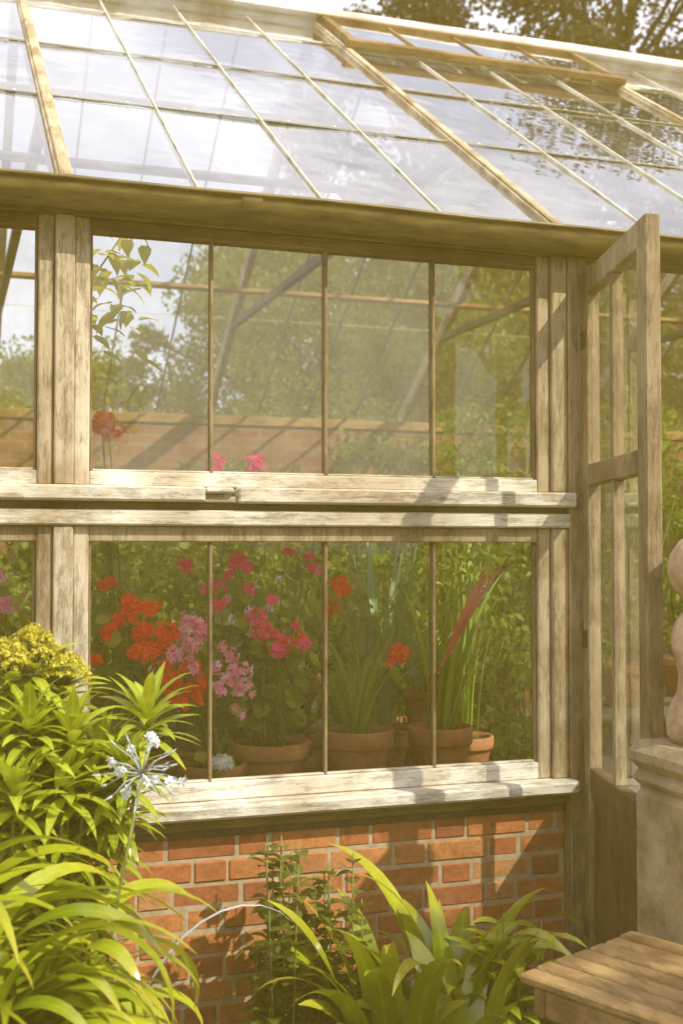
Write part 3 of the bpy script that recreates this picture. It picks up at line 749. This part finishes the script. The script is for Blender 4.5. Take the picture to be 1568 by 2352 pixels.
# ---------------------------------------------------------------- pedestal, urn, bench
cx, cy = 1.945, -.915
ped = empty('stone_pedestal', (cx, cy, 0), 'weathered square stone pedestal supporting a carved ornament', 'pedestal')
g = Geo()
g.box(cx - .185, cx + .2, cy - .145, cy + .155, 0, .16, 0, .014); g.box(cx - .178, cx + .19, cy - .140, cy + .150, .1605, .52, 0, .018)
g.box(cx - .176, cx + .188, cy - .138, cy + .148, .5225, .965, 0, .022); g.build('shaft', [STONE], ped)
g = Geo(); g.box(cx - .18, cx + .19, cy - .155, cy + .152, .966, 1.01, 0, .018); g.box(cx - .192, cx + .20, cy - .165, cy + .160, 1.0105, 1.086, 0, .026); g.build('cap', [STONE], ped)
uc = (1.94, -.91, 1.087)
urn = empty('stone_urn', uc, 'warm carved stone urn with rounded domed lid on a pedestal', 'urn')
g = Geo(); g.lathe([(0, 0), (.11, 0), (.125, .02), (.128, .06), (.115, .10), (.10, .13), (.098, .17), (.108, .21), (.118, .25), (.116, .29), (.10, .325), (.085, .345)], uc, 40, wob=.04)
g.build('bowl', [STONE2], urn)
g = Geo(); g.lathe([(.084, .344), (.080, .365), (.082, .38), (.10, .40), (.118, .43), (.124, .465), (.118, .50), (.095, .535), (.05, .56), (0, .565)], uc, 40, wob=.03); g.build('lid', [STONE2], urn)

bd = Vector((.40, -.917, 0)).normalized(); bs = Vector((.917, .40, 0)).normalized(); bo = Vector((1.255, -1.105, 0))
be = empty('garden_bench', tuple(bo), 'slatted weathered timber garden bench beside the flower bed', 'bench')
MBn = Matrix(((bs.x, bd.x, 0, bo.x), (bs.y, bd.y, 0, bo.y), (0, 0, 1, 0), (0, 0, 0, 1)))
g = Geo()
for i in range(7): g.box(i * .066, i * .066 + .056, R.uniform(-.004, .004), 1.3, .606, .628 + R.uniform(-.001, .001), 0, .005, M=MBn)
g.box(.005, .45, .04, .07, .54, .605, 0, .004, M=MBn); g.box(.005, .45, 1.23, 1.26, .54, .605, 0, .004, M=MBn)
g.box(.008, .033, .071, 1.229, .54, .605, 0, .004, M=MBn)
g.build('seat', [WB], be)
for (u, w) in ((.06, .08), (.37, .08), (.06, 1.17), (.37, 1.17)):
    g = Geo(); g.box(u, u + .05, w, w + .05, 0, .604, 0, .004, M=MBn); g.build('leg', [WB], be)

# ---------------------------------------------------------------- trees
def tree(x, y, h, rx, seed, label, ncl=110, per=150, size=.17, low=.35, th=.22, lm=TREEL):
    e = empty('tree', (x, y, 0), label, 'tree', group='trees around the glasshouse'); rr = random.Random(seed)
    g = Geo(); top = Vector((x + rr.uniform(-.3, .3), y, h * .85))
    tr = [Vector((x, y, 0)).lerp(top, t) + Vector((rr.uniform(-.12, .12), rr.uniform(-.12, .12), 0)) * (1 if t > 0 else 0) for t in (0, .2, .4, .6, .8, 1)]
    g.tube(tr, th, .04, 10); cl = []
    for i in range(ncl):
        t = rr.random(); zz = h * (low + (1 - low) * t); prof = math.sin(math.pi * (.12 + .8 * t)) ** .7
        a = rr.uniform(0, 6.28); q = rx * prof * rr.random() ** .5 * rr.uniform(.75, 1.2)
        cl.append((x + math.cos(a) * q, y + math.sin(a) * q, zz, rr.uniform(.3, .75) * rx / 3))
    for c in cl[::4]:
        t = max(.1, min(.95, c[2] / h - .12)); k = int(t * 5); p = tr[k].lerp(tr[min(5, k + 1)], t * 5 - k)
        g.tube([p, p.lerp(Vector(c[:3]), .5) + Vector((0, 0, .15)), Vector(c[:3])], .04, .01, 6)
    g.build('trunk', [BARK], e); leaf_cloud('crown', cl, per, size, lm, e, seed, .55); return e
tree(9.0, 10.5, 11.5, 3.6, 1, 'tall dark leaved tree overhanging the glasshouse ridge', 190, 380, .11, .25, lm=DTREE)
tree(6.3, 12.5, 9.4, 2.6, 2, 'tall dark leaved tree with open crown', 120, 300, .10, .3, lm=DTREE)
tree(3.9, 9.5, 4.9, 2.1, 3, 'rounded garden tree behind the glasshouse', 190, 360, .075, .1, .12)
tree(6.0, 9.2, 5.8, 2.4, 4, 'rounded garden tree behind the glasshouse', 200, 360, .075, .1, .12)
tree(1.4, 10.8, 3.9, 1.8, 5, 'small rounded garden tree behind the glasshouse', 150, 330, .075, .1, .12)
tree(-1.5, 12, 4.4, 2.0, 6, 'small rounded garden tree behind the glasshouse', 110, 250, .09, .15, .12)
def copytree(src, loc, sc):
    o = src.copy(); COL.objects.link(o); o.location = loc; o.scale = (sc,) * 3
    for c in src.children:
        k = c.copy(); COL.objects.link(k); k.parent = o
    return o
t0 = [o for o in D.objects if o.name.startswith('tree') and o.parent is None]
for (i, loc, sc) in ((2, (-6, -15, 0), 1.3), (3, (-1, -17, 0), 1.4), (2, (10, 13, 0), 1.2), (0, (14.5, 11, 0), 1.0), (3, (-7, -22, 0), 1.8)):
    copytree(t0[i], loc, sc)
tree(3.95, -4.15, 4.9, .85, 9, 'unseen small tree added to shade the pedestal and bench', 46, 150, .09, .64, .06)  # out of view, put in to cast shade over the pedestal and bench
e = empty('hedge', (3, 8.0, 0), 'clipped leafy hedge growing behind the glasshouse', 'hedge')
leaf_cloud('foliage', [(R.uniform(-3, 9.5), 8.0 + R.uniform(-.35, .35), R.uniform(.3, 3.0) + .25 * math.sin(i), .4) for i in range(330)], 170, .08, TREEL, e, 99, .55)
g = Geo()
for i in range(14): g.tube([(-2.8 + i * .93, 8, 0), (-2.8 + i * .93, 8.05, 1.4), (-2.7 + i * .93, 8, 2.6)], .05, .02, 7)
g.build('stems', [BARK], e)

# ---------------------------------------------------------------- light
S = Vector((.54 * .707, -.84 * .707, .707)).normalized()
sun = D.lights.new('sun', 'SUN'); sun.energy = 5.0; sun.angle = rad(.6); sun.color = (1, .91, .66)
so = D.objects.new('sun', sun); COL.objects.link(so); so.rotation_euler = S.to_track_quat('Z', 'Y').to_euler(); so.location = (5, -8, 10)
w = D.worlds.new('World'); bpy.context.scene.world = w; w.use_nodes = True; nt = w.node_tree
for n in list(nt.nodes): nt.nodes.remove(n)
out = nt.nodes.new('ShaderNodeOutputWorld'); bg = nt.nodes.new('ShaderNodeBackground'); bg.inputs[1].default_value = .15
sky = nt.nodes.new('ShaderNodeTexSky'); sky.sky_type = 'NISHITA'; sky.sun_disc = False; sky.sun_elevation = rad(45); sky.sun_rotation = rad(147)
sky.dust_density = 3
cn = noise(nt, 3.2, (1, 1, 2.6), 8, .6, 'Generated')
cm = ramp(nt, cn, [(.38, (.45, .45, .45)), (.56, (1, 1, 1))])
col = mixc(nt, cm, sky.outputs[0], (8.4, 8.0, 8.2))
L(nt, col, bg.inputs[0]); L(nt, bg.outputs[0], out.inputs[0])

if HAZE:
    g = Geo(); g.box(-6, 10, -6, 8, -.5, 4.6, 0, .01)
    m, nt, out = newmat('warm_haze'); v = N(nt, 'ShaderNodeVolumeScatter', Density=HAZE); v.inputs['Color'].default_value = (1, .70, .12, 1); v.inputs['Anisotropy'].default_value = 0
    L(nt, v.outputs[0], out.inputs['Volume'])
    o = g.build('warm_haze', [m]); tag(o, kind='structure')

cam = D.cameras.new('camera'); co = D.objects.new('camera', cam); COL.objects.link(co)
co.location = (0, -3.6, 1.6); co.rotation_euler = (rad(91.76), 0, rad(-18.4))
cam.sensor_fit = 'HORIZONTAL'; cam.sensor_width = 24; cam.lens = 41.94; cam.clip_end = 1000; cam.clip_start = .05
cam.dof.use_dof = True; cam.dof.focus_distance = 3.7; cam.dof.aperture_fstop = 3.2
bpy.context.scene.camera = co
bpy.context.scene.view_settings.view_transform = 'Standard'
